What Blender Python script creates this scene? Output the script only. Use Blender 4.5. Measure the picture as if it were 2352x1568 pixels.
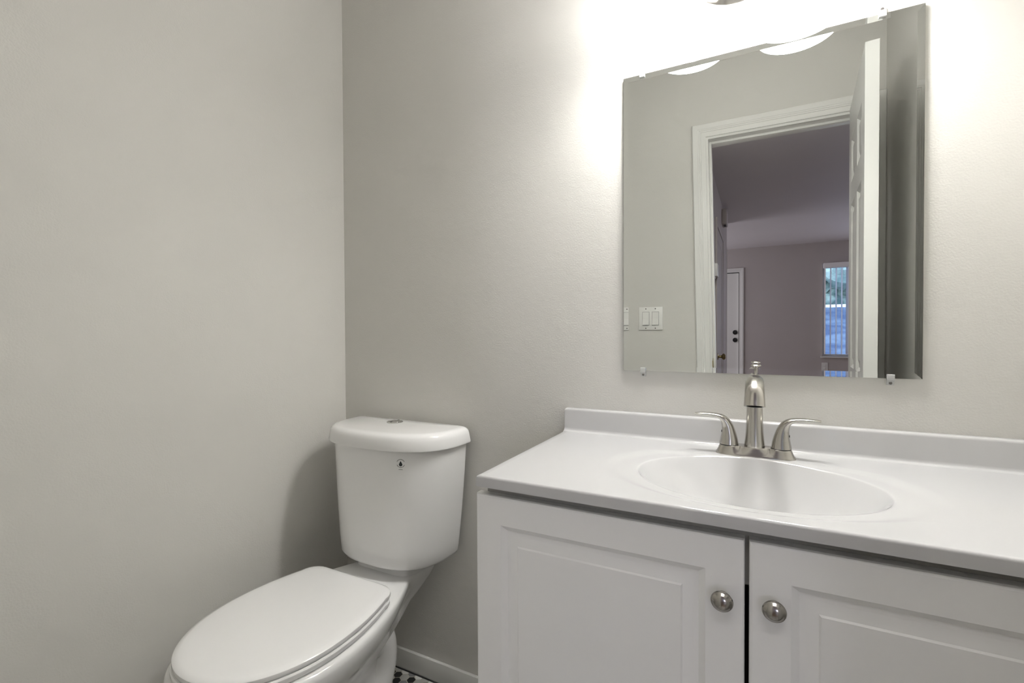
import bpy, bmesh, math, random
from math import pi, sin, cos, sqrt, radians
from mathutils import Vector, Matrix

random.seed(7)
scene = bpy.context.scene
for o in list(bpy.data.objects):
    bpy.data.objects.remove(o, do_unlink=True)

# ------------------------------------------------------------------ camera
FPX, YAW, PITCH, ROLL = 1086.08, 0.477, -0.0153, -0.0046
CAM = Vector((0.0, -1.241, 1.127))
fw = Vector((-sin(YAW) * cos(PITCH), cos(YAW) * cos(PITCH), sin(PITCH)))
rt = Vector((cos(YAW), sin(YAW), 0.0))
up = rt.cross(fw)
r2 = cos(ROLL) * rt + sin(ROLL) * up
u2 = -sin(ROLL) * rt + cos(ROLL) * up
cam_data = bpy.data.cameras.new('camera')
cam_data.sensor_fit = 'HORIZONTAL'
cam_data.sensor_width = 36.0
cam_data.lens = FPX / 2352.0 * 36.0
cam_data.clip_start = 0.01
cam = bpy.data.objects.new('camera', cam_data)
M = Matrix((r2, u2, -fw)).transposed().to_4x4()
M.translation = CAM
cam.matrix_world = M
scene.collection.objects.link(cam)
scene.camera = cam

# ------------------------------------------------------------------ world, exposure
scene.view_settings.view_transform = 'Standard'
scene.view_settings.look = 'None'
scene.view_settings.gamma = 1.0
scene.view_settings.exposure = 0.10
scene.view_settings.use_curve_mapping = False
scene.cycles.use_denoising = True
scene.cycles.max_bounces = 12
scene.cycles.diffuse_bounces = 8
scene.cycles.glossy_bounces = 6
scene.cycles.transmission_bounces = 8
scene.cycles.transparent_max_bounces = 12
scene.cycles.caustics_reflective = True
scene.cycles.blur_glossy = 0.3
scene.cycles.caustics_refractive = False
scene.cycles.sample_clamp_indirect = 6.0

world = bpy.data.worlds.new('sky')
scene.world = world
world.use_nodes = True
wn = world.node_tree.nodes
wn['Background'].inputs['Color'].default_value = (0.50, 0.64, 1.0, 1)
wn['Background'].inputs['Strength'].default_value = 4.8

SHADE_EMIT = 30.5
BULB_EMIT = 235.0

# unseen fill lights, added to brighten the room beyond the door
def area_light(name, loc, rot, sx, sy, power, col):
    d = bpy.data.lights.new(name, 'AREA')
    d.shape = 'RECTANGLE'; d.size = sx; d.size_y = sy
    d.energy = power; d.color = col
    o = bpy.data.objects.new(name, d)
    o.location = loc; o.rotation_euler = rot
    scene.collection.objects.link(o)
    return o
area_light('hall_fill', (2.3, -6.55, 1.45), (radians(90), 0, 0), 0.7, 1.3, 27.0, (0.86, 0.86, 1.0))  # added fill near the far wall; no window stands here
# unseen fill added under the hall ceiling, brightens the vanity doors
area_light('doorway_fill', (0.10, -1.52, 2.37), (0, 0, 0), 0.8, 0.28, 12.5, (1.0, 0.98, 0.95))
area_light('hall_fill_side', (-2.15, -5.6, 1.3), (0, radians(-90), 0), 2.0, 1.7, 36.0, (0.95, 0.90, 1.0))  # added fill behind the partition, brightens far wall and front door

# ------------------------------------------------------------------ materials
def principled(name, col, rough=0.5, metal=0.0, **kw):
    m = bpy.data.materials.new(name); m.use_nodes = True
    b = m.node_tree.nodes['Principled BSDF']
    b.inputs['Base Color'].default_value = (*col, 1)
    b.inputs['Roughness'].default_value = rough
    b.inputs['Metallic'].default_value = metal
    for k, v in kw.items():
        b.inputs[k.replace('_', ' ')].default_value = v
    return m

def add_bump(m, scale, strength, dist=0.002, detail=2.0, stretch=None):
    nt = m.node_tree; b = nt.nodes['Principled BSDF']
    tc = nt.nodes.new('ShaderNodeTexCoord')
    n = nt.nodes.new('ShaderNodeTexNoise'); n.inputs['Scale'].default_value = scale; n.inputs['Detail'].default_value = detail
    bp = nt.nodes.new('ShaderNodeBump'); bp.inputs['Strength'].default_value = strength; bp.inputs['Distance'].default_value = dist
    if stretch:
        mp = nt.nodes.new('ShaderNodeMapping'); mp.inputs['Scale'].default_value = stretch
        nt.links.new(tc.outputs['Object'], mp.inputs['Vector']); nt.links.new(mp.outputs['Vector'], n.inputs['Vector'])
    else:
        nt.links.new(tc.outputs['Object'], n.inputs['Vector'])
    nt.links.new(n.outputs['Fac'], bp.inputs['Height']); nt.links.new(bp.outputs['Normal'], b.inputs['Normal'])
    return m

def wall_paint(name, col, smudge=0.03):
    m = principled(name, col, 0.6)
    nt = m.node_tree; b = nt.nodes['Principled BSDF']
    tc = nt.nodes.new('ShaderNodeTexCoord')
    n1 = nt.nodes.new('ShaderNodeTexNoise'); n1.inputs['Scale'].default_value = 3.0; n1.inputs['Detail'].default_value = 3.0
    mr = nt.nodes.new('ShaderNodeMapRange'); mr.inputs['To Min'].default_value = 1 - smudge; mr.inputs['To Max'].default_value = 1 + smudge
    mx = nt.nodes.new('ShaderNodeMix'); mx.data_type = 'RGBA'; mx.blend_type = 'MULTIPLY'; mx.inputs['Factor'].default_value = 1
    mx.inputs['A'].default_value = (*col, 1)
    nt.links.new(tc.outputs['Object'], n1.inputs['Vector']); nt.links.new(n1.outputs['Fac'], mr.inputs['Value'])
    nt.links.new(mr.outputs['Result'], mx.inputs['B']); nt.links.new(mx.outputs['Result'], b.inputs['Base Color'])
    n2 = nt.nodes.new('ShaderNodeTexNoise'); n2.inputs['Scale'].default_value = 260.0; n2.inputs['Detail'].default_value = 2.0
    n3 = nt.nodes.new('ShaderNodeTexNoise'); n3.inputs['Scale'].default_value = 22.0; n3.inputs['Detail'].default_value = 2.0
    ad = nt.nodes.new('ShaderNodeMath'); ad.operation = 'MULTIPLY_ADD'; ad.inputs[1].default_value = 2.2
    bp = nt.nodes.new('ShaderNodeBump'); bp.inputs['Strength'].default_value = 0.3; bp.inputs['Distance'].default_value = 0.0012
    nt.links.new(tc.outputs['Object'], n2.inputs['Vector']); nt.links.new(tc.outputs['Object'], n3.inputs['Vector'])
    nt.links.new(n3.outputs['Fac'], ad.inputs[0]); nt.links.new(n2.outputs['Fac'], ad.inputs[2])
    nt.links.new(ad.outputs['Value'], bp.inputs['Height']); nt.links.new(bp.outputs['Normal'], b.inputs['Normal'])
    return m

WALL = (0.61, 0.60, 0.572)
m_wall = wall_paint('greige_wall_paint', WALL)
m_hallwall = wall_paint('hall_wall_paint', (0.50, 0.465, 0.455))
m_ceiling = wall_paint('ceiling_paint', (0.74, 0.73, 0.72))
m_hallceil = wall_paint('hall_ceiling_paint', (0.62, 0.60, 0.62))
m_trim = principled('white_trim_paint', (0.72, 0.72, 0.70), 0.35)
m_door = principled('door_paint', (0.60, 0.60, 0.585), 0.35)
m_porc = principled('vitreous_china', (0.82, 0.82, 0.82), 0.07, IOR=1.5, Coat_Weight=0.3, Coat_Roughness=0.04)
m_plastic = principled('white_plastic', (0.84, 0.84, 0.84), 0.13)
m_marble = principled('cultured_marble', (0.50, 0.50, 0.505), 0.045, IOR=1.5)
m_cab = principled('white_thermofoil', (0.82, 0.82, 0.815), 0.38)
m_dark = principled('dark_interior', (0.012, 0.012, 0.011), 0.8)
m_cabin = principled('cabinet_frame', (0.30, 0.295, 0.27), 0.6)
m_nickel = principled('brushed_nickel', (0.52, 0.50, 0.465), 0.22, 1.0)
add_bump(m_nickel, 240, 0.05, 0.0006, 2, (1, 1, 0.04))
m_chrome = principled('chrome', (0.62, 0.62, 0.60), 0.12, 1.0)
m_satin = principled('satin_nickel_knob', (0.40, 0.38, 0.355), 0.2, 1.0)
m_brass = principled('aged_brass', (0.36, 0.29, 0.14), 0.3, 1.0)
m_black = principled('black_metal', (0.012, 0.012, 0.014), 0.35)
m_gap = principled('rubber_gasket', (0.03, 0.03, 0.03), 0.6)
m_silver = principled('mirror_silver', (0.71, 0.725, 0.705), 0.0, 1.0)
m_edge = principled('glass_edge', (0.42, 0.47, 0.41), 0.25)
m_plate = principled('switch_plate_plastic', (0.76, 0.76, 0.74), 0.35)
m_ink = principled('printed_ink', (0.02, 0.025, 0.03), 0.5)
m_inkgrey = principled('printed_ink_grey', (0.24, 0.24, 0.245), 0.5)
m_screw = principled('screw_steel', (0.20, 0.19, 0.18), 0.4, 0.8)
m_blind = principled('blind_vinyl', (0.88, 0.88, 0.90), 0.5)
def mottled(name, a, b, scale):
    m = principled(name, a, 0.9); nt = m.node_tree
    tc = nt.nodes.new('ShaderNodeTexCoord'); n = nt.nodes.new('ShaderNodeTexNoise'); n.inputs['Scale'].default_value = scale; n.inputs['Detail'].default_value = 4
    r = nt.nodes.new('ShaderNodeValToRGB'); r.color_ramp.elements[0].position = 0.38; r.color_ramp.elements[1].position = 0.62
    r.color_ramp.elements[0].color = (*a, 1); r.color_ramp.elements[1].color = (*b, 1)
    nt.links.new(tc.outputs['Object'], n.inputs['Vector']); nt.links.new(n.outputs['Fac'], r.inputs['Fac'])
    nt.links.new(r.outputs['Color'], nt.nodes['Principled BSDF'].inputs['Base Color'])
    return m
m_leaf = mottled('hedge_leaves', (0.12, 0.20, 0.17), (0.46, 0.56, 0.44), 2.6)
m_lawn = mottled('lawn_grass', (0.05, 0.08, 0.14), (0.14, 0.19, 0.24), 2.2)
m_white = principled('white_stucco', (0.95, 0.95, 0.95), 0.7)
m_hallfloor = principled('hall_floor_boards', (0.22, 0.16, 0.11), 0.4)

m_clear = bpy.data.materials.new('clear_acrylic'); m_clear.use_nodes = True
_b = m_clear.node_tree.nodes['Principled BSDF']
_b.inputs['Base Color'].default_value = (0.97, 0.98, 0.97, 1); _b.inputs['Roughness'].default_value = 0.06
_b.inputs['Transmission Weight'].default_value = 0.5; _b.inputs['IOR'].default_value = 1.49

m_pane = bpy.data.materials.new('window_glass'); m_pane.use_nodes = True
nt = m_pane.node_tree; nt.nodes.clear()
_o = nt.nodes.new('ShaderNodeOutputMaterial'); _mx = nt.nodes.new('ShaderNodeMixShader'); _fr = nt.nodes.new('ShaderNodeFresnel')
_tr = nt.nodes.new('ShaderNodeBsdfTransparent'); _gl = nt.nodes.new('ShaderNodeBsdfGlossy'); _gl.inputs['Roughness'].default_value = 0.02
nt.links.new(_fr.outputs[0], _mx.inputs[0]); nt.links.new(_tr.outputs[0], _mx.inputs[1]); nt.links.new(_gl.outputs[0], _mx.inputs[2])
nt.links.new(_mx.outputs[0], _o.inputs['Surface'])

def emissive(name, col, strength, base=(0.9, 0.9, 0.88)):
    m = principled(name, base, 0.3)
    b = m.node_tree.nodes['Principled BSDF']
    b.inputs['Emission Color'].default_value = (*col, 1); b.inputs['Emission Strength'].default_value = strength
    return m
LAMP = (1.0, 0.985, 0.955)
m_shade = emissive('lit_frosted_glass', LAMP, SHADE_EMIT)
m_bulb = emissive('lit_bulb', LAMP, BULB_EMIT)

# hexagon mosaic floor: white, grey and black one inch hexagons
def hex_floor():
    m = principled('hexagon_mosaic', (0.7, 0.7, 0.7), 0.3)
    nt = m.node_tree; b = nt.nodes['Principled BSDF']; L = nt.links.new
    def vm(op, a=None, bb=None):
        n = nt.nodes.new('ShaderNodeVectorMath'); n.operation = op
        for i, v in enumerate((a, bb)):
            if v is None: continue
            if isinstance(v, tuple): n.inputs[i].default_value = v
            else: L(v, n.inputs[i])
        return n
    def mt(op, a=None, bb=None):
        n = nt.nodes.new('ShaderNodeMath'); n.operation = op
        for i, v in enumerate((a, bb)):
            if v is None: continue
            if isinstance(v, (int, float)): n.inputs[i].default_value = v
            else: L(v, n.inputs[i])
        return n
    S3 = sqrt(3)
    tc = nt.nodes.new('ShaderNodeTexCoord')
    mp = nt.nodes.new('ShaderNodeMapping'); mp.inputs['Scale'].default_value = (1 / 0.0275, 1 / 0.0275, 0)
    mp.inputs['Location'].default_value = (100.3, 100.1, 0)
    L(tc.outputs['Object'], mp.inputs['Vector'])
    p = mp.outputs['Vector']
    s = (1.0, S3, 1.0); h = (0.5, S3 / 2, 0.5)
    a = vm('SUBTRACT', vm('MODULO', p, s).outputs[0], h)
    c = vm('SUBTRACT', vm('MODULO', vm('SUBTRACT', p, h).outputs[0], s).outputs[0], h)
    a2 = vm('MULTIPLY', a.outputs[0], (1, 1, 0)); c2 = vm('MULTIPLY', c.outputs[0], (1, 1, 0))
    la = vm('LENGTH', a2.outputs[0]).outputs['Value']; lc = vm('LENGTH', c2.outputs[0]).outputs['Value']
    sel = mt('LESS_THAN', la, lc).outputs[0]
    mix = nt.nodes.new('ShaderNodeMix'); mix.data_type = 'VECTOR'
    L(sel, mix.inputs['Factor']); L(c2.outputs[0], mix.inputs[4]); L(a2.outputs[0], mix.inputs[5])
    gv = mix.outputs[1]
    cid = vm('SUBTRACT', p, gv)
    snap = vm('SNAP', vm('ADD', cid.outputs[0], (0.1, 0.1, 0)).outputs[0], (0.25, 0.433, 1))
    wnz = nt.nodes.new('ShaderNodeTexWhiteNoise'); wnz.noise_dimensions = '2D'; L(snap.outputs[0], wnz.inputs['Vector'])
    ramp = nt.nodes.new('ShaderNodeValToRGB'); ramp.color_ramp.interpolation = 'CONSTANT'
    e = ramp.color_ramp.elements
    e[0].position = 0; e[0].color = (0.015, 0.015, 0.016, 1)
    e[1].position = 0.24; e[1].color = (0.20, 0.20, 0.205, 1)
    for pos, col in ((0.44, (0.42, 0.42, 0.40, 1)), (0.70, (0.72, 0.72, 0.70, 1))):
        k = e.new(pos); k.color = col
    L(wnz.outputs['Value'], ramp.inputs['Fac'])
    ab = vm('ABSOLUTE', gv)
    dt = vm('DOT_PRODUCT', ab.outputs[0], (0.5, S3 / 2, 0))
    sp = nt.nodes.new('ShaderNodeSeparateXYZ'); L(ab.outputs[0], sp.inputs[0])
    d = mt('MAXIMUM', sp.outputs['X'], dt.outputs['Value'])
    gr = mt('GREATER_THAN', d.outputs[0], 0.462)
    cm = nt.nodes.new('ShaderNodeMix'); cm.data_type = 'RGBA'; cm.inputs[7].default_value = (0.45, 0.43, 0.37, 1)
    L(gr.outputs[0], cm.inputs['Factor']); L(ramp.outputs['Color'], cm.inputs[6]); L(cm.outputs[2], b.inputs['Base Color'])
    return m
m_hex = hex_floor()

# ------------------------------------------------------------------ mesh helpers
def link(name, bm, mat, parent=None, smooth=None, loc=None):
    me = bpy.data.meshes.new(name)
    bmesh.ops.recalc_face_normals(bm, faces=bm.faces[:])
    bm.to_mesh(me); bm.free()
    mats = mat if isinstance(mat, (list, tuple)) else [mat]
    for x in mats: me.materials.append(x)
    if smooth is not None:
        me.shade_smooth()
        me.set_sharp_from_angle(angle=radians(smooth))
    o = bpy.data.objects.new(name, me)
    scene.collection.objects.link(o)
    if loc is not None: o.location = loc
    if parent is not None:
        o.parent = parent
        o.matrix_parent_inverse = Matrix.Translation(parent.location).inverted() if parent.parent is None else (
            Matrix.Translation(parent.parent.location)).inverted() @ Matrix.Identity(4) if False else Matrix.Translation(-world_loc(parent))
    return o

def world_loc(o):
    v = Vector((0, 0, 0))
    v = v + o.location
    p = o.parent
    if p is not None:
        # parts keep their vertices in world coordinates, so an offset only ever comes from the thing's own base
        return Vector((0, 0, 0))
    return v

def tag(o, label, cat, group=None):
    o['label'] = label; o['category'] = cat
    if group: o['group'] = group
    return o

def struct(o):
    o['kind'] = 'structure'
    return o

def thing(name, label, cat, loc=(0, 0, 0), group=None):
    o = bpy.data.objects.new(name, None); o.empty_display_size = 0.05
    o.location = loc
    scene.collection.objects.link(o)
    return tag(o, label, cat, group)

def box(bm, x0, x1, y0, y1, z0, z1, bev=0.0, seg=2):
    vs = [bm.verts.new((x, y, z)) for x in (x0, x1) for y in (y0, y1) for z in (z0, z1)]
    idx = [(0, 1, 3, 2), (4, 6, 7, 5), (0, 4, 5, 1), (2, 3, 7, 6), (0, 2, 6, 4), (1, 5, 7, 3)]
    fs = [bm.faces.new([vs[i] for i in q]) for q in idx]
    if bev > 0:
        es = set(e for f in fs for e in f.edges)
        bmesh.ops.bevel(bm, geom=list(es), offset=bev, segments=seg, profile=0.5, affect='EDGES')
    return bm

def new_box(*a, **k):
    bm = bmesh.new(); return box(bm, *a, **k)

def loft(bm, rings, cap0=True, cap1=True, closed=True, mats=None):
    rv = [[bm.verts.new(p) for p in r] for r in rings]
    n = len(rv[0])
    for i in range(len(rv) - 1):
        for j in range(n if closed else n - 1):
            k = (j + 1) % n
            f = bm.faces.new((rv[i][j], rv[i][k], rv[i + 1][k], rv[i + 1][j]))
            if mats: f.material_index = mats[i]
    if cap0: bm.faces.new(rv[0])
    if cap1: bm.faces.new(list(reversed(rv[-1])))
    return rv

def lathe(bm, prof, c=(0, 0, 0), axis='z', n=40, sx=1.0, sy=1.0, cap0=True, cap1=True):
    rings = []
    for r, h in prof:
        ring = []
        for k in range(n):
            a = 2 * pi * k / n
            u, v = r * cos(a) * sx, r * sin(a) * sy
            if axis == 'z': p = (c[0] + u, c[1] + v, c[2] + h)
            elif axis == 'y': p = (c[0] + u, c[1] + h, c[2] + v)
            else: p = (c[0] + h, c[1] + u, c[2] + v)
            ring.append(p)
        rings.append(ring)
    return loft(bm, rings, cap0, cap1)

def cr(pts, t):
    # Catmull-Rom through a list of tuples, t in 0..1
    n = len(pts) - 1
    s = min(max(t, 0), 1) * n
    i = min(int(s), n - 1); f = s - i
    p = [pts[max(0, min(n, i + k))] for k in (-1, 0, 1, 2)]
    out = []
    for a, b, c, d in zip(*p):
        out.append(0.5 * (2 * b + (c - a) * f + (2 * a - 5 * b + 4 * c - d) * f * f + (3 * b - a - 3 * c + d) * f ** 3))
    return out

def sweep(bm, pts, side=(0, 1, 0), n=28, steps=40, cap0=True, cap1=True):
    """pts: (x, y, z, r_side, r_other); section is an ellipse, r_side along `side`."""
    side = Vector(side).normalized()
    rings = []
    for i in range(steps + 1):
        t = i / steps
        q = cr(pts, t); a = cr(pts, max(0, t - 0.004)); b = cr(pts, min(1, t + 0.004))
        tan = (Vector(b[:3]) - Vector(a[:3])).normalized()
        oth = tan.cross(side).normalized()
        sd = oth.cross(tan).normalized()
        c = Vector(q[:3])
        rings.append([tuple(c + sd * (q[3] * cos(2 * pi * k / n)) + oth * (q[4] * sin(2 * pi * k / n))) for k in range(n)])
    return loft(bm, rings, cap0, cap1)

def rect_rings(bm, rings, cap_last=True, plane='xz'):
    """nested rectangles (x0,x1,z0,z1,y): each to the next, mitred corners."""
    rv = []
    for (x0, x1, z0, z1, y) in rings:
        pts = [(x0, z0), (x1, z0), (x1, z1), (x0, z1)]
        rv.append([bm.verts.new((u, y, v) if plane == 'xz' else (y, u, v)) for u, v in pts])
    for i in range(len(rv) - 1):
        for j in range(4):
            k = (j + 1) % 4
            bm.faces.new((rv[i][j], rv[i][k], rv[i + 1][k], rv[i + 1][j]))
    if cap_last: bm.faces.new(rv[-1])
    return rv

# ------------------------------------------------------------------ the powder room shell
XL, XR, YF, ZC = -1.32, 0.468, -1.20, 2.40     # left wall, right wall, door wall, ceiling
WT = 0.12
DOL, DOR, DOT = -0.2075, 0.3985, 2.045            # clear opening of the doorway in the door wall

struct(link('wall_back', new_box(XL - WT, XR + WT, 0, WT, 0, ZC), m_wall))
struct(link('wall_left', new_box(XL - WT, XL, YF, 0, 0, ZC), m_wall))
struct(link('wall_right', new_box(XR, XR + WT, YF, 0, 0, ZC), m_wall))
bm = bmesh.new()
box(bm, XL - WT, DOL - 0.018, YF - WT, YF, 0, ZC)
box(bm, DOR + 0.018, XR + WT, YF - WT, YF, 0, ZC)
box(bm, DOL - 0.018, DOR + 0.018, YF - WT, YF, DOT + 0.018, ZC)
wall_front = struct(link('wall_front', bm, m_wall))
struct(link('ceiling', new_box(XL - WT, XR + WT, YF - WT, WT, ZC, ZC + 0.1), m_ceiling))
struct(link('floor', new_box(XL - WT, XR + WT, YF - WT, WT, -0.1, 0), m_hex))

def base_profile(bm, x0, x1, y, h=0.068, t=0.012):
    box(bm, x0, x1, y - t, y, 0.0, h, 0.003, 2)
bm = bmesh.new(); base_profile(bm, XL, -0.4785, 0.0)
struct(link('baseboard_back', bm, m_trim, smooth=40))
struct(link('baseboard_left', new_box(XL, XL + 0.012, YF, -0.012, 0, 0.068, 0.003), m_trim, smooth=40))
struct(link('baseboard_front', new_box(XL + 0.012, DOL - 0.075, YF, YF + 0.012, 0, 0.068, 0.003), m_trim, smooth=40))
# a thin dark joint of missing caulk under the baseboard
struct(link('trim_floor_joint', new_box(XL + 0.012, -0.4785, -0.0145, -0.012, 0.0, 0.004), m_gap))

# door casing, jamb and stop (the latch side of this old frame leans a little out of plumb)
def lean(bm):
    for v in bm.verts:
        if DOL - 0.075 < v.co.x < DOL + 0.03:
            v.co.x += 0.021 * (2.12 - v.co.z)
    return bm
bm = bmesh.new()
CP = [(0.0, 0.0), (0.0, 0.010), (0.006, 0.012), (0.020, 0.012), (0.022, 0.0145), (0.027, 0.0145), (0.029, 0.0165), (0.034, 0.0165), (0.036, 0.018), (0.056, 0.018), (0.060, 0.014), (0.060, 0.0)]
def casing(bm, xl, xr, zt, y, sgn):
    """fluted casing around an opening; mitred at the two top corners; runs to the floor."""
    prof = CP
    path = [(xl, 0.0), (xl, zt), (xr, zt), (xr, 0.0)]
    outv = [(-1, 0), (-1, 1), (1, 1), (1, 0)]
    rings = []
    for (px, pz), (ox, oz) in zip(path, outv):
        rings.append([(px + ox * u, y + sgn * v, pz + oz * u) for u, v in prof])
    loft(bm, rings)
casing(bm, DOL - 0.010, DOR + 0.010, DOT + 0.010, YF, +1)
casing(bm, DOL - 0.010, DOR + 0.010, DOT + 0.010, YF - WT, -1)
struct(link('trim_1', lean(bm), m_trim, smooth=25))
bm = bmesh.new()
for (a, b) in ((DOL - 0.018, DOL), (DOR, DOR + 0.018)):
    box(bm, a, b, YF - WT, YF, 0, DOT)
box(bm, DOL - 0.018, DOR + 0.018, YF - WT, YF, DOT, DOT + 0.018)
box(bm, DOL, DOL + 0.011, YF - 0.080, YF - 0.040, 0, DOT, 0.0015)
box(bm, DOR - 0.011, DOR, YF - 0.080, YF - 0.040, 0, DOT, 0.0015)
box(bm, DOL + 0.011, DOR - 0.011, YF - 0.080, YF - 0.040, DOT - 0.011, DOT, 0.0015)
jamb = struct(link('trim_2', lean(bm), m_trim, smooth=30))
bm = bmesh.new(); box(bm, DOL - 0.0005, DOL + 0.0016, YF - 0.034, YF - 0.002, 0.956, 1.008, 0.0005, 1)
box(bm, DOL - 0.0010, DOL + 0.0030, YF - 0.006, YF + 0.003, 0.966, 0.998, 0.001, 1)
sp = link('strike_plate', lean(bm), m_brass, jamb)

# ------------------------------------------------------------------ the room beyond the doorway (seen in the mirror)
HY, HZ, HXL, HXR, HEND = -6.6, 2.385, -2.2, 2.7, -4.75
HWX = -0.305
YH = YF - WT
struct(link('floor_hall', new_box(HXL - .1, HXR + .1, HY - .12, YH, -0.1, 0), m_hallfloor))
struct(link('ceiling_hall', new_box(HXL - .1, HXR + .1, HY - .12, YH, HZ, HZ + 0.1), m_hallceil))
struct(link('wall_hall_partition', new_box(HWX - 0.11, HWX, HEND, YH, 0, HZ), m_hallwall))
struct(link('wall_hall_left', new_box(HXL - 0.1, HXL, HY, YH, 0, HZ), m_hallwall))
struct(link('wall_hall_right', new_box(HXR, HXR + 0.1, HY, YH, 0, HZ), m_hallwall))
struct(link('wall_hall_near_left', new_box(HXL, XL - WT, YH, YH + 0.1, 0, HZ), m_hallwall))
struct(link('wall_hall_near_right', new_box(XR + WT, HXR, YH, YH + 0.1, 0, HZ), m_hallwall))
WX0, WX1, WZ0, WZ1 = 0.815, 1.95, 0.80, 2.085
FDX0, FDX1, FDZ = -1.14, -0.232, 2.032
bm = bmesh.new()
box(bm, HXL - .1, FDX0 - .02, HY - .12, HY, 0, HZ)
box(bm, FDX0 - .02, FDX1 + .02, HY - .12, HY, FDZ + .02, HZ)
box(bm, FDX1 + .02, WX0, HY - .12, HY, 0, HZ)
box(bm, WX0, WX1, HY - .12, HY, 0, WZ0)
box(bm, WX0, WX1, HY - .12, HY, WZ1, HZ)
box(bm, WX1, HXR + .1, HY - .12, HY, 0, HZ)
struct(link('wall_hall_far', bm, m_hallwall))

# front door in the far wall
bm = bmesh.new()
casing(bm, FDX0 - 0.004, FDX1 + 0.004, FDZ + 0.004, HY, +1)
for (a, b) in ((FDX0 - .02, FDX0 - .004), (FDX1 + .004, FDX1 + .02)):
    box(bm, a, b, HY - .12, HY, 0, FDZ + .02)
box(bm, FDX0 - .004, FDX1 + .004, HY - .12, HY, FDZ + .006, FDZ + .02)
struct(link('trim_3', bm, m_trim, smooth=30))
bm = bmesh.new(); box(bm, FDX0 - .003, FDX1 + 0.003, HY - 0.115, HY - 0.077, 0.0, FDZ + 0.004)
struct(link('door_light_block', bm, m_black))  # unseen sheet added to block sky light leaking around the front door
bm = bmesh.new(); box(bm, FDX0, FDX1 - 0.004, HY - 0.075, HY - 0.030, 0.005, FDZ - 0.006, 0.002)
door_far = struct(link('door_2', bm, m_trim))
def lathe_obj(name, prof, c, axis, mat, parent, n=32, smooth=35, **k):
    b = bmesh.new(); lathe(b, prof, c, axis, n, **k)
    return link(name, b, mat, parent, smooth)
for zz in (1.140, 1.025):
    lathe_obj('deadbolt', [(0.034, 0.0), (0.034, 0.012), (0.028, 0.018), (0.012, 0.020), (0.012, 0.034)], (-0.284, HY - 0.0305, zz), 'y', m_black, door_far)
# window in the far wall with vertical blind
bm = bmesh.new()
for (a, b, c, d) in ((WX0, WX0 + .035, WZ0, WZ1), (WX1 - .035, WX1, WZ0, WZ1), (WX0 + .035, WX1 - .035, WZ0, WZ0 + .03), (WX0 + .035, WX1 - .035, WZ1 - .035, WZ1), ((WX0 + WX1) / 2 - .02, (WX0 + WX1) / 2 + .02, WZ0 + .03, WZ1 - .035)):
    box(bm, a, b, HY - .10, HY - .055, c, d)
win = struct(link('window_1', bm, m_trim))
link('window_pane', new_box(WX0 + .03, WX1 - .03, HY - .080, HY - .077, WZ0 + .028, WZ1 - .03), m_pane, win)
link('window_sill', new_box(WX0 - .02, WX1 + .02, HY - .02, HY + .03, WZ0 - .02, WZ0, 0.003), m_trim, win)
vb = thing('vertical_blind', 'white vertical slat blind turned open in the far window in the mirror', 'blind', (WX0 + .5, HY + .05, WZ1))
link('head_rail', new_box(WX0 + 0.005, WX1 + .02, HY + .002, HY + .075, WZ1 - .068, WZ1, 0.004), m_blind, vb)
k = 0; x = WX0 + 0.025
while x < WX1:
    a = radians(86 if k != 4 else 70)
    dx, dy = 0.036 * cos(a), 0.036 * sin(a)
    bm = bmesh.new()
    tx, ty = -0.0011 * sin(a), 0.0011 * cos(a)
    z0, z1 = WZ0 + 0.035, WZ1 - 0.068
    P = [(x - dx + tx, HY + .04 - dy + ty), (x + 0.002 + 2 * tx, HY + .04 + 2 * ty), (x + dx + tx, HY + .04 + dy + ty), (x + dx - tx, HY + .04 + dy - ty), (x - 0.002 - 0 * tx, HY + .04), (x - dx - tx, HY + .04 - dy - ty)]
    loft(bm, [[(px, py, z0) for px, py in P], [(px, py, z1) for px, py in P]])
    link('slat', bm, m_blind, vb)
    x += 0.064; k += 1

# outdoors, beyond the window
struct(link('ground_outside', new_box(-8, 14, -30, HY - .12, -0.35, -0.10), m_lawn))
bm = bmesh.new(); box(bm, -3, 9, -14.3, -14.0, -0.10, 0.0)
for i in range(30):
    px = -3 + i * 0.4
    box(bm, px, px + 0.24, -14.25, -14.05, 0.0, 1.97 + 0.03 * ((i * 7) % 3), 0.02)
for z in (1.55, 0.7):
    box(bm, -3, 9, -14.2, -14.12, z, z + 0.07)
bm.free()
# lawn bank that rises towards the hedge
bm = bmesh.new()
N = 24
vs = [[bm.verts.new((-6 + 18 * i / N, -9.5 - 6.5 * j / 12, -0.12 + 2.0 * (j / 12) ** 0.9 + 0.05 * random.random())) for i in range(N + 1)] for j in range(13)]
for j in range(12):
    for i in range(N):
        bm.faces.new((vs[j][i], vs[j][i + 1], vs[j + 1][i + 1], vs[j + 1][i]))
struct(link('ground_bank', bm, m_lawn, smooth=60))
tag(link('garden_wall', new_box(-4, 9, -16.2, -15.9, 1.5, 1.98, 0.02), m_white), 'low white wall along the bank outside the far window', 'wall')
bm = bmesh.new()
for i in range(46):
    c = Vector((-1.5 + 8 * random.random(), -17.3 - 1.6 * random.random(), 2.2 + 3.0 * random.random() ** 1.3))
    r = 0.45 + 0.5 * random.random()
    mm = Matrix.Translation(c) @ Matrix.Diagonal((r, r, r * 0.85, 1))
    ret = bmesh.ops.create_icosphere(bm, subdivisions=3, radius=1.0, matrix=mm)
    for v in ret['verts']:
        v.co += (v.co - c).normalized() * random.uniform(-0.16, 0.16)
hb = link('hedge', bm, m_leaf)
tag(hb, 'leafy bluish green hedge outside the far window', 'hedge'); hb['kind'] = 'stuff'

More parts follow.
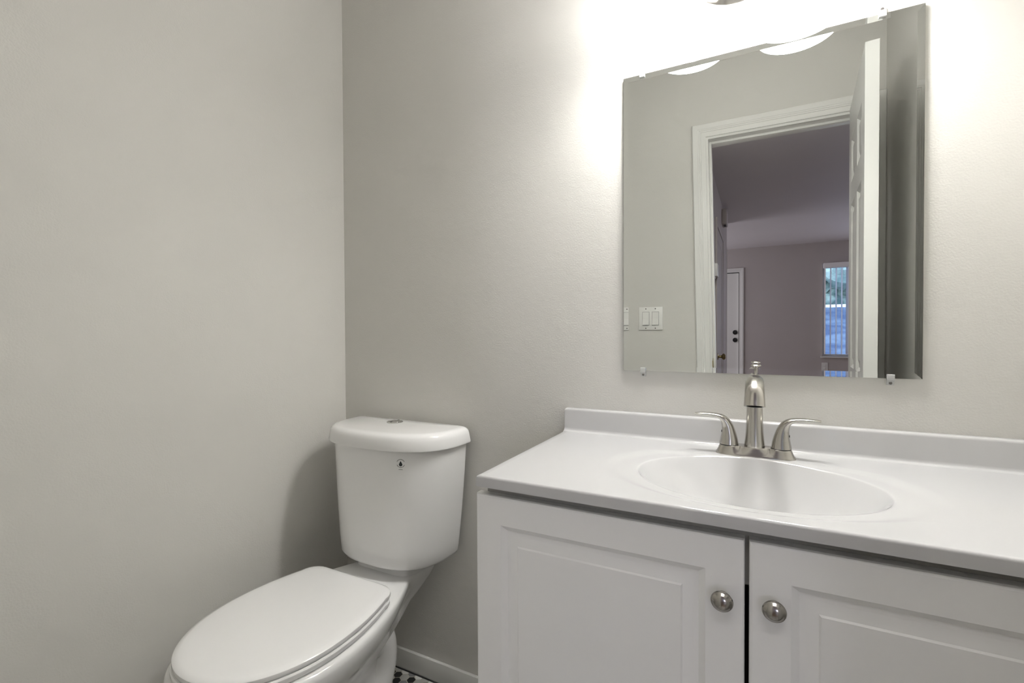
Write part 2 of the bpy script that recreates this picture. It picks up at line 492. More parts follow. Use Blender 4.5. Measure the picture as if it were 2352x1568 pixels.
# small things on the hall walls
def wall_plate(name, cx, cz, y, label):
    t = thing(name, label, 'outlet', (cx, y, cz))
    link('cover_plate', new_box(cx - .036, cx + .036, y, y + .006, cz - .058, cz + .058, 0.002), m_plate, t)
    for s in (-1, 1):
        b = bmesh.new(); lathe(b, [(0.016, 0.0), (0.016, 0.0075), (0.014, 0.0085)], (cx, y, cz + s * .02), 'y', 24)
        link('socket', b, m_plate, t, 35)
    return t
wall_plate('wall_outlet', 0.845, 0.655, HY, 'pale outlet plate on the far wall just below the window sill')

th = thing('thermostat', 'white thermostat box on the hall wall edge seen in the mirror', 'thermostat', (HWX, -2.85, 1.62))
link('housing', new_box(HWX, HWX + 0.028, -3.04, -2.90, 1.585, 1.69, 0.006), m_plate, th, 30)
link('back_plate', new_box(HWX, HWX + 0.006, -3.06, -2.88, 1.575, 1.70, 0.002), m_plate, th, 30)
ch = thing('door_chime', 'grey door chime box high on the hall wall near the ceiling', 'door chime', (HWX, -3.9, 2.2))
link('housing', new_box(HWX, HWX + 0.045, -4.05, -3.85, 2.20, 2.345, 0.006), m_hallwall, ch, 30)
link('grille', new_box(HWX + 0.012, HWX + 0.035, -4.0, -3.9, 2.197, 2.2005, 0.001), m_gap, ch)
# closet door on the partition, flat; wall grey puts its shade into the colour
bm = bmesh.new()
rings = [(-3.86, -3.10, 0.012, 2.02, HWX + 0.002), (-3.86, -3.10, 0.012, 2.02, HWX + 0.010), (-3.76, -3.20, 0.15, 1.92, HWX + 0.010), (-3.75, -3.21, 0.16, 1.91, HWX + 0.004)]
rect_rings(bm, rings, True, 'yz')
dr3 = struct(link('door_3', bm, m_hallwall))
lathe_obj('door_knob', [(0.026, 0.0), (0.026, 0.006), (0.011, 0.010), (0.011, 0.030), (0.024, 0.040), (0.027, 0.052), (0.018, 0.062), (0.004, 0.064)], (HWX + 0.0105, -3.17, 0.928), 'x', m_brass, dr3)
bm = bmesh.new()
box(bm, HWX, HWX + 0.016, -3.93, -3.865, 0, 2.09, 0.003); box(bm, HWX, HWX + 0.016, -3.095, -3.03, 0, 2.09, 0.003)
box(bm, HWX, HWX + 0.016, -3.865, -3.095, 2.025, 2.09, 0.003)
struct(link('trim_4', bm, m_hallwall, smooth=30))
struct(link('trim_5', new_box(HWX - 0.112, HWX + 0.004, HEND - 0.012, HEND, 0, 2.12, 0.003), m_trim, smooth=30))

# ------------------------------------------------------------------ bathroom door leaf, standing open
LEAF_W, LEAF_T, LEAF_H = 0.548, 0.0370, 2.052
LX0, LY0 = 0.3052, -0.640     # corner of the free edge nearest the toilet side
ang = math.atan2(0.338 - LX0, (-1.195) - LY0)   # direction from the free edge to the hinge
dirv = Vector((0.039, -0.555, 0)).normalized(); nrm = Vector((-dirv.y, dirv.x, 0))
def leafpt(s, t, z):   # s from free edge to hinge, t into the thickness (towards the right wall)
    v = Vector((LX0, LY0, 0)) + dirv * s + nrm * t
    return (v.x, v.y, z)
bm = bmesh.new()
LS = 0.09; LM = 0.075
pw = (LEAF_W - 2 * LS - LM) / 2
cols = [(LS, LS + pw), (LS + pw + LM, LEAF_W - LS)]
rows = [(0.24, 0.82), (0.99, 1.64), (1.73, 1.90)]
def leaf_face(bm, t, sg):
    xs = [0, cols[0][0], cols[0][1], cols[1][0], cols[1][1], LEAF_W]
    zs = [0.012, rows[0][0], rows[0][1], rows[1][0], rows[1][1], rows[2][0], rows[2][1], LEAF_H]
    for i in range(5):
        for j in range(7):
            pan = i in (1, 3) and j in (1, 3, 5)
            q = [(xs[i], zs[j]), (xs[i + 1], zs[j]), (xs[i + 1], zs[j + 1]), (xs[i], zs[j + 1])]
            if not pan:
                bm.faces.new([bm.verts.new(leafpt(s, t, z)) for s, z in q])
            else:
                ins = [(0, 0), (0.012, 0.009), (0.022, 0.009), (0.040, 0.003)]
                prev = None
                for d, dp in ins:
                    ring = [(xs[i] + d, zs[j] + d), (xs[i + 1] - d, zs[j] + d), (xs[i + 1] - d, zs[j + 1] - d), (xs[i] + d, zs[j + 1] - d)]
                    cur = [bm.verts.new(leafpt(s, t + sg * dp, z)) for s, z in ring]
                    if prev:
                        for e in range(4):
                            bm.faces.new((prev[e], prev[(e + 1) % 4], cur[(e + 1) % 4], cur[e]))
                    prev = cur
                bm.faces.new(prev)
leaf_face(bm, 0, +1); leaf_face(bm, LEAF_T, -1)
for (s0, s1, z0, z1) in ((0, 0, 0.012, LEAF_H), (LEAF_W, LEAF_W, 0.012, LEAF_H)):
    bm.faces.new([bm.verts.new(leafpt(s0, t, z)) for t, z in ((0, z0), (LEAF_T, z0), (LEAF_T, z1), (0, z1))])
for z in (0.012, LEAF_H):
    bm.faces.new([bm.verts.new(leafpt(s, t, z)) for s, t in ((0, 0), (LEAF_W, 0), (LEAF_W, LEAF_T), (0, LEAF_T))])
bmesh.ops.remove_doubles(bm, verts=bm.verts[:], dist=0.0002)
leaf = struct(link('door_1', bm, m_door))
bm = bmesh.new()
for t0, sg in ((0.0, -1), (LEAF_T, 1)):
    prof = [(0.030, 0.0), (0.030, 0.006), (0.026, 0.010), (0.011, 0.013), (0.011, 0.032), (0.022, 0.040), (0.026, 0.050), (0.022, 0.060), (0.006, 0.064)]
    rings = []
    for r, h in prof:
        ring = []
        for q in range(28):
            a = 2 * pi * q / 28
            ring.append(leafpt(0.062 + r * cos(a), t0 + sg * h, 0.968 + r * sin(a)))
        rings.append(ring)
    loft(bm, rings)
link('door_knob', bm, m_satin, leaf, 35)
bm = bmesh.new()
vsb = [leafpt(-0.001, t, z) for t, z in ((0.006, 0.94), (0.029, 0.94), (0.029, 0.996), (0.006, 0.996))]
vsb2 = [leafpt(0.002, t, z) for t, z in ((0.006, 0.94), (0.029, 0.94), (0.029, 0.996), (0.006, 0.996))]
loft(bm, [vsb, vsb2]); link('latch_plate', bm, m_satin, leaf)
bm = bmesh.new()
for z in (0.25, 1.05, 1.80):
    lathe(bm, [(0.0065, 0.0), (0.0065, 0.088)], leafpt(LEAF_W + 0.004, LEAF_T + 0.005, z), 'z', 16)
link('hinge', bm, m_brass, leaf, 35)

# ------------------------------------------------------------------ two gang rocker switch on the door wall
SX, SZ = -0.4705, 1.2025
sw = thing('light_switch', 'white double rocker switch plate beside the door casing in the mirror', 'light switch', (SX, YF, SZ))
bm = bmesh.new()
box(bm, SX - .0585, SX + .0585, YF, YF + .0065, SZ - .0575, SZ + .0575, 0.0022, 2)
link('cover_plate', bm, m_plate, sw, 35)
for s in (-1, 1):
    cx = SX + s * 0.0232
    bm = bmesh.new()
    fr = [(cx - .0172, cx + .0172, SZ - .0337, SZ + .0337)][0]
    for (a, b, c, d) in ((fr[0], fr[0] + .0014, fr[2], fr[3]), (fr[1] - .0014, fr[1], fr[2], fr[3]), (fr[0], fr[1], fr[2], fr[2] + .0014), (fr[0], fr[1], fr[3] - .0014, fr[3])):
        box(bm, a, b, YF + .0060, YF + .0068, c, d)
    link('rocker_gap', bm, m_inkgrey, sw)
    bm = bmesh.new()
    P = [(SZ - .032, 0.0066), (SZ - .032, 0.0125), (SZ + .0, 0.0085), (SZ + .032, 0.0085), (SZ + .032, 0.0066)]
    loft(bm, [[(cx - .0155, YF + v, u) for u, v in P], [(cx + .0155, YF + v, u) for u, v in P]])
    link('rocker', bm, m_plate, sw)
    for zz in (SZ - 0.0485, SZ + 0.0485):
        lathe_obj('screw', [(0.0031, 0.0), (0.0031, 0.0012), (0.002, 0.0017)], (cx, YF + .0062, zz), 'y', m_screw, sw, 16)

# ------------------------------------------------------------------ frameless bevelled mirror and its clips
MX0, MX1, MZ0, MZ1 = -0.3085, 0.3000, 1.0315, 1.7880
MT = 0.006; BV = 0.0125; BH = 0.00072
bm = bmesh.new()
yb, yf = -0.0008, -MT
rv = rect_rings(bm, [(MX0, MX1, MZ0, MZ1, yb), (MX0, MX1, MZ0, MZ1, yf - BH), (MX0 + BV, MX1 - BV, MZ0 + BV, MZ1 - BV, yf)])
bm.faces.new(list(reversed(rv[0])))
bm.faces.ensure_lookup_table()
for i, f in enumerate(bm.faces):
    f.material_index = 1 if (i < 4 or i == len(bm.faces) - 1) else 0
mirror = tag(link('wall_mirror', bm, [m_silver, m_edge]), 'frameless rectangular mirror with slanted glass edges clipped to the wall above the sink', 'mirror')

def clip(cx, top, label):
    zc = MZ1 if top else MZ0
    s = 1 if top else -1
    t = thing('mirror_clip', label, 'mirror clip', (cx, 0, zc), 'clear mirror clips')
    y1 = -MT - BH
    bm = bmesh.new()
    P = [(0.0, s * 0.0015), (0.0, s * 0.014), (-0.0045, s * 0.0145), (y1 - 0.0006, s * 0.006), (y1 - 0.0045, s * 0.004), (y1 - 0.0050, -s * 0.0075), (y1 - 0.0035, -s * 0.0085), (y1 - 0.0004, -s * 0.0085), (y1 - 0.0004, s * 0.0015)]
    loft(bm, [[(cx + u, y, zc + z) for y, z in P] for u in (-0.0062, -0.0052, 0.0052, 0.0062)])
    link('clip_body', bm, m_clear, t, 25)
    lathe_obj('screw', [(0.0030, 0.0), (0.0030, 0.0018), (0.0018, 0.0026)], (cx, -0.0046 - 0.0022, zc + s * 0.0098), 'y', m_screw, t, 16)
clip(-0.2603, True, 'clear plastic clip on the top mirror edge farthest from the door leaf reflection')
clip(0.2302, True, 'clear plastic clip on the top mirror edge above the reflected white door leaf')
clip(-0.2585, False, 'clear plastic clip on the bottom mirror edge under the reflected switch plate')
clip(0.2484, False, 'clear plastic clip on the bottom mirror edge beside the reflected white door leaf')

# ------------------------------------------------------------------ vanity light
FX, FZ = -0.040, 1.974
vl = thing('vanity_light', 'two globe vanity wall light glowing white above the mirror', 'wall lamp', (FX, 0, FZ))
bm = bmesh.new()
lathe(bm, [(0.078, 0.0), (0.078, -0.010), (0.070, -0.020), (0.045, -0.027), (0.012, -0.030)], (FX, 0, FZ), 'y', 48, 1.25, 1.0)
link('backplate', bm, m_nickel, vl, 35)
SHX = (-0.160, 0.086); SHY = -0.142; RIM = 1.864
bm = bmesh.new()
sweep(bm, [(SHX[0], SHY, 2.041, .007, .007), (SHX[0] + .03, SHY + .035, 2.052, .007, .007), (FX - .05, -0.05, 2.0, .007, .007), (FX, -0.035, 1.985, .008, .008), (FX + .05, -0.05, 2.0, .007, .007), (SHX[1] - .03, SHY + .035, 2.052, .007, .007), (SHX[1], SHY, 2.03, .007, .007)], (0, 0, 1), 14, 60)
link('arm', bm, m_nickel, vl, 60)
for sx, dz in zip(SHX, (0.011, 0.0)):
    lathe_obj('lamp_socket', [(0.012, 0.03), (0.024, 0.026), (0.027, 0.0), (0.022, -0.004)], (sx, SHY, 2.000 + dz), 'z', m_nickel, vl)
    bm = bmesh.new()
    prof_o = [(0.028, 2.000), (0.036, 1.990), (0.052, 1.970), (0.067, 1.940), (0.075, 1.910), (0.078, 1.888), (0.082, 1.872), (0.086, RIM)]
    prof_i = [(r - 0.004, z) for r, z in prof_o]
    prof_i[0] = (0.0235, 1.997)
    lathe(bm, prof_o + list(reversed(prof_i)), (sx, SHY, dz), 'z', 56, cap0=False, cap1=False)
    sh = link('lamp_shade', bm, m_shade, vl, 60)
    bm = bmesh.new()
    lathe(bm, [(0.004, 1.888), (0.016, 1.891), (0.026, 1.901), (0.030, 1.917), (0.026, 1.935), (0.016, 1.955), (0.013, 1.9975)], (sx, SHY, dz), 'z', 28)
    link('light_bulb', bm, m_bulb, sh, 60)

# ------------------------------------------------------------------ vanity cabinet
CT = 0.862; CB = 0.8415
CXL, CXR = -0.4685, 0.4660
CFY = -0.4845
cab = thing('vanity_cabinet', 'white two door vanity cabinet with raised panel doors under the sink top', 'cabinet', (0, -0.2, 0))
bm = bmesh.new()
BX0, BX1, BYF = -0.4630, 0.4610, -0.4505
box(bm, BX0, BX0 + .016, BYF, -0.002, 0.0, CB - .0015)
box(bm, BX1 - .016, BX1, BYF, -0.002, 0.0, CB - .0015)
box(bm, BX0 + .016, BX1 - .016, -0.012, -0.002, 0.09, CB - .0015)
box(bm, BX0 + .016, BX1 - .016, BYF, -0.012, 0.09, 0.105)
box(bm, BX0 + .016, BX1 - .016, BYF, BYF + .018, 0.748, CB - .0015)
box(bm, BX0 + .016, BX1 - .016, BYF + .06, BYF + .075, 0.0, 0.09)
link('cabinet_body', bm, m_cabin, cab)
DFY = -0.4705
def cab_door(x0, x1, kx, kz):
    z0, z1 = 0.115, 0.823
    bm = bmesh.new()
    c = 0.0045
    R = [(x0, x1, z0, z1, BYF - .0005), (x0, x1, z0, z1, DFY + c), (x0 + c * .3, x1 - c * .3, z0 + c * .3, z1 - c * .3, DFY + c * .3), (x0 + c, x1 - c, z0 + c, z1 - c, DFY)]
    s = 0.0535
    for d, dp in ((0, 0), (0.0012, 0.0010), (0.0105, 0.0088), (0.017, 0.0092), (0.019, 0.0090), (0.032, 0.0030), (0.0335, 0.0029), (0.036, 0.0006)):
        R.append((x0 + s + d, x1 - s - d, z0 + s + d, z1 - s - d, DFY + dp))
    rv = rect_rings(bm, R)
    bm.faces.new(list(reversed(rv[0])))
    dr = link('cabinet_door', bm, m_cab, cab, 22)
    b = bmesh.new()
    lathe(b, [(0.008, 0.0), (0.0065, -0.004), (0.006, -0.011), (0.0105, -0.0135), (0.0150, -0.0150), (0.0156, -0.0168), (0.0146, -0.0185), (0.0136, -0.0190), (0.0115, -0.0218), (0.008, -0.0240), (0.004, -0.0250), (0.0008, -0.0253)], (kx, DFY, kz), 'y', 40)
    link('cabinet_knob', b, m_satin, dr, 28)
cab_door(-0.4775, -0.0145, -0.0440, 0.7325)
cab_door(-0.0085, 0.4640, 0.0235, 0.7355)

# ------------------------------------------------------------------ cultured marble top with its oval bowl
vt = thing('vanity_sink', 'glossy white vanity top with moulded oval sink and backsplash', 'sink', (0, -0.24, CT))
SCX, SCY, SA, SB, SD = -0.006, -0.2790, 0.204, 0.157, 0.108
def top_z(x, y):
    d1 = sqrt(((x - SCX) / (SA + 0.062)) ** 2 + ((y - SCY - 0.006) / (SB + 0.033)) ** 2)
    z = CT
    def sst(a, b, v):
        t = min(max((v - a) / (b - a), 0), 1); return t * t * (3 - 2 * t)
    z -= 0.0020 * (1 - sst(0.93, 1.0, d1)) * (1 - sst(-0.150, -0.122, y))
    d = sqrt(((x - SCX) / SA) ** 2 + ((y - SCY) / SB) ** 2)
    if d < 1.03:
        lip = sst(0.0, 1.0, (1.03 - d) / 0.10)
        q = min(d, 1.0)
        bowl = SD * (1 - q ** 2.3) ** 1.12 if q < 1 else 0
        z -= 0.0014 * lip + bowl
    return z
bm = bmesh.new()
# polar grid around the bowl, stitched out to the rectangle
NA = 128
RY0, RY1 = CFY + 0.004, -0.004
RX0, RX1 = CXL + 0.004, CXR - 0.004
def border(a):
    dx, dy = cos(a) * SA, sin(a) * SB
    ts = []
    if dx > 1e-9: ts.append((RX1 - SCX) / dx)
    if dx < -1e-9: ts.append((RX0 - SCX) / dx)
    if dy > 1e-9: ts.append((RY1 - SCY) / dy)
    if dy < -1e-9: ts.append((RY0 - SCY) / dy)
    return min(ts)
angs = [2 * pi * i / NA for i in range(NA)]
for cxx, cyy in ((RX0, RY0), (RX1, RY0), (RX0, RY1), (RX1, RY1)):
    a = math.atan2((cyy - SCY) / SB, (cxx - SCX) / SA) % (2 * pi)
    i = min(range(NA), key=lambda k: abs((angs[k] - a + pi) % (2 * pi) - pi))
    angs[i] = a
rad = [0.06, 0.12, 0.2, 0.3, 0.4, 0.5, 0.6, 0.68, 0.75, 0.81, 0.86, 0.9, 0.93, 0.955, 0.975, 0.99, 1.0, 1.015, 1.03, 1.045, 1.06]
rings = []
for r in rad:
    rings.append([(SCX + r * SA * cos(a), SCY + r * SB * sin(a)) for a in angs])
for k in range(1, 21):
    f = k / 20
    ring = []
    for a in angs:
        t = 1.06 + (border(a) - 1.06) * f
        ring.append((SCX + t * SA * cos(a), SCY + t * SB * sin(a)))
    rings.append(ring)
r3 = [[(x, y, top_z(x, y)) for x, y in r] for r in rings]
edge = []
def edge_ring(off, z):
    out = []
    for (x, y) in rings[-1]:
        ex = (-off if abs(x - RX0) < 1e-5 else off if abs(x - RX1) < 1e-5 else 0)
        ey = (-off if abs(y - RY0) < 1e-5 else off if abs(y - RY1) < 1e-5 else 0)
        out.append((x + ex, y + ey, z))
    return out
r3[-1] = [(x, y, CT) for x, y, z in r3[-1]]
r3 += [edge_ring(0.0022, CT - 0.0008), edge_ring(0.0036, CT - 0.0030), edge_ring(0.0040, CT - 0.0045), edge_ring(0.0046, CB), edge_ring(-0.006, CB)]
loft(bm, r3, cap0=True, cap1=False)
link('countertop', bm, m_marble, vt, 50)
# backsplash with rounded top and a cove at its foot
bm = bmesh.new()
BT = 0.9235; yb = -0.001; yfr = -0.0215
P = [(yb, CT - 0.004), (yb, BT - 0.002), (yb - 0.002, BT), (yfr + 0.006, BT), (yfr + 0.0025, BT - 0.0010), (yfr + 0.0007, BT - 0.0030), (yfr, BT - 0.006), (yfr - 0.0005, CT + 0.009), (yfr - 0.0018, CT + 0.0045), (yfr - 0.0045, CT + 0.0018), (yfr - 0.009, CT + 0.0004), (yfr - 0.014, CT - 0.004)]
def cx_ring(x, shrink):
    return [(x, y, z if z < CT + .02 else z - shrink) for y, z in P]
loft(bm, [cx_ring(CXL + 0.0, 0.0030), cx_ring(CXL + 0.0012, 0.0010), cx_ring(CXL + 0.004, 0), cx_ring(CXR - 0.004, 0), cx_ring(CXR - 0.0012, 0.001), cx_ring(CXR, 0.003)])
link('backsplash', bm, m_marble, vt, 40)
bm = bmesh.new()
lathe(bm, [(0.022, 0.0), (0.022, 0.003), (0.017, 0.0035), (0.015, 0.001), (0.004, 0.004)], (SCX, SCY, top_z(SCX, SCY) + 0.0002), 'z', 32)
link('drain', bm, m_chrome, vt, 35)

# ------------------------------------------------------------------ faucet
FCX, FCY = -0.0028, -0.0905
fa = thing('faucet', 'brushed nickel two lever faucet standing behind the oval sink', 'faucet', (FCX, FCY, CT))
Z0 = CT + 0.0001
def stadium(hl, hw, scal, n=96):
    pts = []
    for i in range(n):
        a = 2 * pi * i / n
        ca, sa = cos(a), sin(a)
        ex = 0.62
        x = hl * (abs(ca) ** ex) * (1 if ca >= 0 else -1)
        y = hw * (abs(sa) ** 0.62) * (1 if sa >= 0 else -1)
        d = 0
        for cxs in (-0.0262, 0.0262):
            d += math.exp(-((x - cxs) / 0.0085) ** 2)
        y *= (1 - scal * d)
        pts.append((FCX + x, FCY + y))
    return pts
bm = bmesh.new()
lev = [(0.0775, 0.0262, 0.00, 0.0), (0.0775, 0.0262, 0.00, 0.0025), (0.0755, 0.0252, 0.02, 0.0045), (0.0725, 0.0234, 0.12, 0.0105), (0.0705, 0.0222, 0.24, 0.0160), (0.0690, 0.0212, 0.28, 0.0185), (0.0670, 0.0200, 0.28, 0.0198)]
loft(bm, [[(x, y, Z0 + z) for x, y in stadium(a, b, s)] for a, b, s, z in lev])
link('base_plate', bm, m_nickel, fa, 35)
ZB = Z0 + 0.0196
bm = bmesh.new()
lathe(bm, [(0.0205, 0.0), (0.0203, 0.004), (0.0190, 0.014), (0.0176, 0.030), (0.0166, 0.050), (0.0158, 0.075), (0.0155, 0.095), (0.0155, 0.110)], (FCX, FCY, ZB), 'z', 40)
link('post', bm, m_nickel, fa, 40)
bm = bmesh.new()
zt = 1.0135
sweep(bm, [(FCX, FCY, ZB + 0.100, .0154, .0154), (FCX, FCY - 0.001, 0.993, .0158, .0155), (FCX, FCY - 0.014, 1.0150, .0164, .0155), (FCX, FCY - 0.042, 1.0255, .0168, .0150), (FCX, FCY - 0.072, 1.0230, .0172, .0150), (FCX, FCY - 0.0965, 1.0085, .0179, .0158), (FCX, FCY - 0.1035, 0.9820, .0194, .0172)], (1, 0, 0), 40, 60)
sp_ = link('spout', bm, m_nickel, fa, 40)
bm = bmesh.new()
lathe(bm, [(0.0140, 0.0), (0.0140, -0.0012), (0.0118, -0.0014), (0.0118, -0.0004)], (FCX, FCY - 0.1035, 0.9832), 'z', 32)
link('aerator', bm, m_gap, sp_, 35)
# lift rod with its flat knob, behind the post
bm = bmesh.new()
lathe(bm, [(0.0028, 0.0), (0.0028, 0.060), (0.0036, 0.066), (0.0042, 0.078), (0.0105, 0.0815), (0.0112, 0.0822), (0.0095, 0.0840), (0.0040, 0.0855)], (FCX + 0.002, FCY + 0.0225, 0.9735), 'z', 28)
lathe(bm, [(0.0028, 0.0), (0.0028, 0.1)], (FCX + 0.002, FCY + 0.0225, Z0 + 0.015), 'z', 16)
link('lift_rod', bm, m_nickel, fa, 40)
for s in (-1, 1):
    hx = FCX + s * 0.0505
    lathe_obj('handle_gasket', [(0.0190, 0.0), (0.0190, 0.0014)], (hx, FCY, ZB - 0.0002), 'z', m_gap, fa)
    bm = bmesh.new()
    z = ZB + 0.0012
    pts = [(hx, FCY, z, .0196, .0196), (hx, FCY, z + 0.012, .0176, .0176), (hx + s * .001, FCY, z + 0.026, .0150, .0146), (hx + s * .0035, FCY, z + 0.040, .0132, .0118), (hx + s * .010, FCY - .001, z + 0.053, .0118, .0082), (hx + s * .022, FCY - .002, z + 0.0605, .0104, .0050), (hx + s * .042, FCY - .004, z + 0.0635, .0088, .0034), (hx + s * .060, FCY - .006, z + 0.0635, .0072, .0026), (hx + s * .0705, FCY - .007, z + 0.0630, .0050, .0021)]
    sweep(bm, pts, (0, 1, 0), 28, 56)
    hd = link('lever_handle', bm, m_nickel, fa, 45)
    lathe_obj('set_screw', [(0.0026, 0.0), (0.0026, -s * 0.003)], (hx + s * 0.0155, FCY - 0.003, z + 0.027), 'x', m_gap, hd, 14)

# ------------------------------------------------------------------ toilet
TX = -1.0
tl = thing('toilet', 'white two piece toilet with closed lid between left wall and vanity', 'toilet', (TX, -0.4, 0))

def tank_outline(hw, yb, yf, n=2.65, ys=0.03, cr_=0.018, m=44):
    """outline in plan, from back left round the front to back right."""
    yside = yb - ys
    pts = []
    for i in range(6):
        a = pi / 2 * i / 5
        pts.append((-hw + cr_ - cr_ * sin(a), yb - cr_ + cr_ * cos(a)))
    for i in range(m + 1):
        a = pi - pi * i / m
        c, s = cos(a), sin(a)
        x = hw * (abs(c) ** (2 / n)) * (1 if c > 0 else -1)
        y = yside - (yside - yf) * (abs(s) ** (2 / n))
        pts.append((x, y))
    for i in range(6):
        a = pi / 2 * (1 - i / 5)
        pts.append((hw - cr_ + cr_ * sin(a), yb - cr_ + cr_ * cos(a)))
    return pts
TB, TT = 0.4525, 0.801
def tank_par(z):
    t = (z - TB) / (TT - TB)
    return 0.188 + 0.034 * t + 0.003 * sin(pi * t), -0.2285 + 0.003 * t
bm = bmesh.new()
rings = []
for z, sh in ((TB, 0.022), (TB + .003, 0.012), (TB + .009, 0.004), (TB + .018, 0.0)):
    hw, yf = tank_par(z)
    rings.append([(TX + x, y, z) for x, y in tank_outline(hw - sh, -0.026, yf + sh)])
for i in range(1, 9):
    z = TB + .018 + (TT - TB - .018) * i / 8
    hw, yf = tank_par(z)
    rings.append([(TX + x, y, z) for x, y in tank_outline(hw, -0.026, yf)])
loft(bm, rings)
tank = link('tank', bm, m_porc, tl, 50)
bm = bmesh.new()
LT, LB = 0.849, 0.8005
rings = []
for z, sh in ((LB, 0.006), (LB + .002, 0.001), (LB + .006, 0.0), (LT - .020, 0.004), (LT - .011, 0.0065), (LT - .005, 0.0115), (LT - .0015, 0.019), (LT, 0.030)):
    rings.append([(TX + x, y, z) for x, y in tank_outline(0.2340 - sh, -0.020 - (sh * .5), -0.2420 + sh * 1.1, 2.8, 0.03)])
rings.append([(TX + x * .4, -0.10 + (y + 0.10) * .4, LT + 0.0012) for x, y in tank_outline(0.19, -0.03, -0.21)])
loft(bm, rings)
lid = link('tank_lid', bm, m_porc, tl, 50)
bm = bmesh.new()
lathe(bm, [(0.0255, 0.0), (0.0255, 0.0022), (0.0240, 0.0034), (0.0222, 0.0030), (0.0215, 0.0040), (0.012, 0.0052), (0.001, 0.0055)], (TX - 0.018, -0.083, LT + 0.0004), 'z', 40)
fb = link('flush_button', bm, m_chrome, lid, 30)
bm = bmesh.new()
box(bm, TX - 0.018 - .0006, TX - 0.018 + .0006, -0.083 - .0205, -0.083 + .0205, LT + .0042, LT + .0060)
link('button_split', bm, m_gap, fb)

# printed water drop emblem on the front of the tank
def tank_front(x, z):
    hw, yf = tank_par(z)
    yside = -0.026 - 0.03
    u = min(abs((x - TX) / hw), 0.999)
    return yside - (yside - yf) * (1 - u ** 2.65) ** (1 / 2.65)
EX, EZ = -0.884, 0.7665
def decal(name, polys, mat):
    bm = bmesh.new()
    for poly in polys:
        a = [bm.verts.new((EX + u, tank_front(EX + u, EZ + v) - 0.0004, EZ + v)) for u, v in poly]
        b = [bm.verts.new((EX + u, tank_front(EX + u, EZ + v) + 0.0006, EZ + v)) for u, v in poly]
        bm.faces.new(a); bm.faces.new(list(reversed(b)))
        for i in range(len(a)):
            k = (i + 1) % len(a)
            bm.faces.new((a[i], b[i], b[k], a[k]))
    return link(name, bm, mat, tank)
drop = [(0.0, 0.0070)] + [(0.0048 * cos(a), -0.0030 + 0.0048 * sin(a)) for a in [radians(35 - i * 250 / 20) for i in range(21)]]
decal('water_drop_mark', [drop], m_ink)
arcs = []
def arc(a0, a1, r0, r1, n=8):
    A = [radians(a0 + (a1 - a0) * i / n) for i in range(n + 1)]
    return [(r1 * cos(a), r1 * sin(a)) for a in A] + [(r0 * cos(a), r0 * sin(a)) for a in reversed(A)]
a = 28
while a < 152:
    arcs.append(arc(a, a + 9, 0.0105, 0.0125, 2)); a += 13
for q in ((200, 240), (245, 295), (300, 340)):
    arcs.append(arc(q[0], q[1], 0.0102, 0.0118))
for i in range(5):
    arcs.append([(-0.0055 + i * .0023, -0.0178), (-0.004 + i * .0023, -0.0178), (-0.004 + i * .0023, -0.0160), (-0.0055 + i * .0023, -0.0160)])
decal('emblem_ring', arcs, m_inkgrey)

# bowl: egg shaped rim, deck behind it, pedestal below
def wcurve(pts, y):
    for (y0, w0), (y1, w1) in zip(pts, pts[1:]):
        if y <= y0 and y >= y1:
            t = (y0 - y) / (y0 - y1); t = t * t * (3 - 2 * t) if False else t
            return w0 + (w1 - w0) * t
    return pts[-1][1]
def egg(yb, yf, wmax, wb, ym, yt=None, rc=0.012, nf=2.15, pw_=1.8):
    """closed outline: round nose at yf, widest wmax at ym, narrowing to wb at yt, straight on to yb, corners rounded."""
    if yt is None: yt = yb
    half = []
    K = 30
    for i in range(K + 1):           # nose to widest
        a = pi / 2 * i / K
        half.append((wmax * sin(a) ** (2 / nf), ym - (ym - yf) * cos(a) ** (2 / nf)))
    yc = yb - rc
    K2 = 24
    for i in range(1, K2 + 1):        # widest back to the rounded rear corner
        y = ym + (yc - ym) * i / K2
        t = min((y - ym) / (yt - ym), 1.0)
        half.append((wmax + (wb - wmax) * t ** pw_, y))
    we = half[-1][0]
    for i in range(1, 7):
        a = pi / 2 * i / 6
        half.append((we - rc + rc * cos(a), yc + rc * sin(a)))
    left = [(-x, y) for x, y in reversed(half[1:])]
    return half + left
bm = bmesh.new()
lev = [  # z, yb, yf, wmax, wb, ym
    (0.000, -0.235, -0.590, 0.112, 0.098, -0.40),
    (0.012, -0.235, -0.592, 0.113, 0.098, -0.40),
    (0.030, -0.240, -0.585, 0.104, 0.088, -0.40),
    (0.090, -0.245, -0.575, 0.092, 0.070, -0.41),
    (0.150, -0.235, -0.580, 0.094, 0.060, -0.42),
    (0.210, -0.225, -0.595, 0.102, 0.056, -0.44),
    (0.260, -0.190, -0.630, 0.124, 0.058, -0.46),
    (0.300, -0.145, -0.665, 0.150, 0.066, -0.472),
    (0.325, -0.110, -0.690, 0.168, 0.074, -0.476),
    (0.352, -0.075, -0.712, 0.184, 0.087, -0.48),
    (0.385, -0.040, -0.730, 0.199, 0.100, -0.48),
    (0.406, -0.034, -0.735, 0.202, 0.108, -0.48),
    (0.416, -0.034, -0.734, 0.201, 0.108, -0.48),
    (0.4215, -0.036, -0.729, 0.196, 0.104, -0.48),
    (0.4240, -0.042, -0.719, 0.187, 0.096, -0.48)]
rings = []
for z, a, b, c, d, e in lev:
    rings.append([(TX + x, y, z) for x, y in egg(a, b, c, d, e, max(-0.17, min(a, -0.17)) if z > 0.3 else a, 0.02)])
loft(bm, rings)
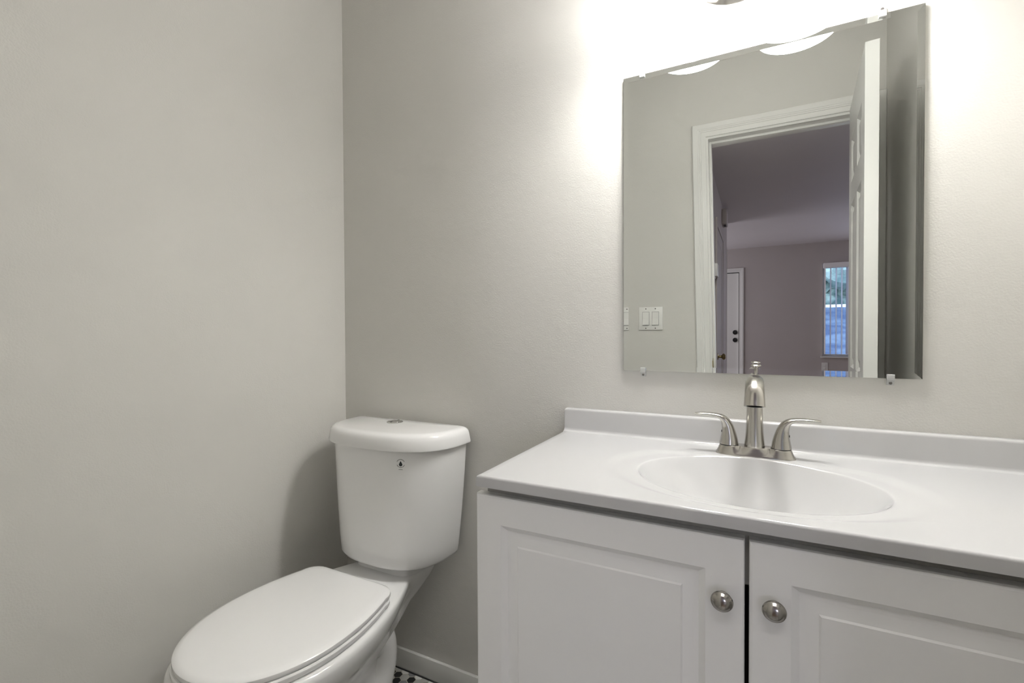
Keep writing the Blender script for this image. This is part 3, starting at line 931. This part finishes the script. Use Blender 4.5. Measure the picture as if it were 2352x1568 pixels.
# raised plinth on the deck that carries the tank
loft(bm, [[(TX + x, y, z) for x, y in tank_outline(hw, -0.050, -0.168 - k, 6, 0.03, 0.02, 24)] for z, hw, k in ((0.418, 0.106, 0.018), (0.428, 0.104, 0.012), (0.440, 0.103, 0.010), (0.4475, 0.101, 0.007), (0.4515, 0.096, 0.002), (0.4530, 0.088, -0.006))])
# trapway bulge on either side of the pedestal
for s in (-1, 1):
    sweep(bm, [(TX + s * .056, -0.52, 0.10, .036, .050), (TX + s * .066, -0.45, 0.15, .036, .055), (TX + s * .068, -0.39, 0.23, .036, .055), (TX + s * .068, -0.32, 0.288, .036, .052), (TX + s * .068, -0.255, 0.278, .035, .050), (TX + s * .062, -0.232, 0.20, .032, .044), (TX + s * .057, -0.255, 0.10, .030, .040), (TX + s * .056, -0.275, 0.02, .030, .040)], (1, 0, 0), 24, 48)
link('bowl', bm, m_porc, tl, 55)
def lid_outline(yb, yf, wmax, ym, wb):
    return egg(yb, yf, wmax, wb, ym, None, 0.045, 2.1, 2.0)
def slab(prof, args):
    bm = bmesh.new(); rings = []
    for z, sh in prof:
        yb, yf, w, ym, wb = args
        rings.append([(TX + 0.002 + x, y, z) for x, y in lid_outline(yb - sh * .6, yf + sh, w - sh, ym, wb - sh)])
    loft(bm, rings); return bm
link('seat', slab([(0.4255, 0.006), (0.427, 0.002), (0.430, 0.0), (0.438, 0.0), (0.4408, 0.002), (0.4413, 0.008)], (-0.287, -0.727, 0.1885, -0.49, 0.146)), m_plastic, tl, 35)
link('seat_lid', slab([(0.4432, 0.004), (0.4442, 0.001), (0.447, 0.0), (0.4535, 0.0005), (0.4553, 0.0022), (0.4580, 0.0105), (0.4588, 0.0135), (0.459, 0.03)], (-0.280, -0.724, 0.1865, -0.49, 0.142)), m_plastic, tl, 35)
for s in (-1, 1):
    hb = bmesh.new()
    lathe(hb, [(0.007, -0.026), (0.008, -0.022), (0.008, 0.022), (0.007, 0.026)], (TX + s * .078, -0.2715, 0.4325), 'x', 20)
    box(hb, TX + s * .078 - .020, TX + s * .078 + .020, -0.276, -0.262, 0.4243, 0.433, 0.003)
    link('hinge', hb, m_plastic, tl, 40)
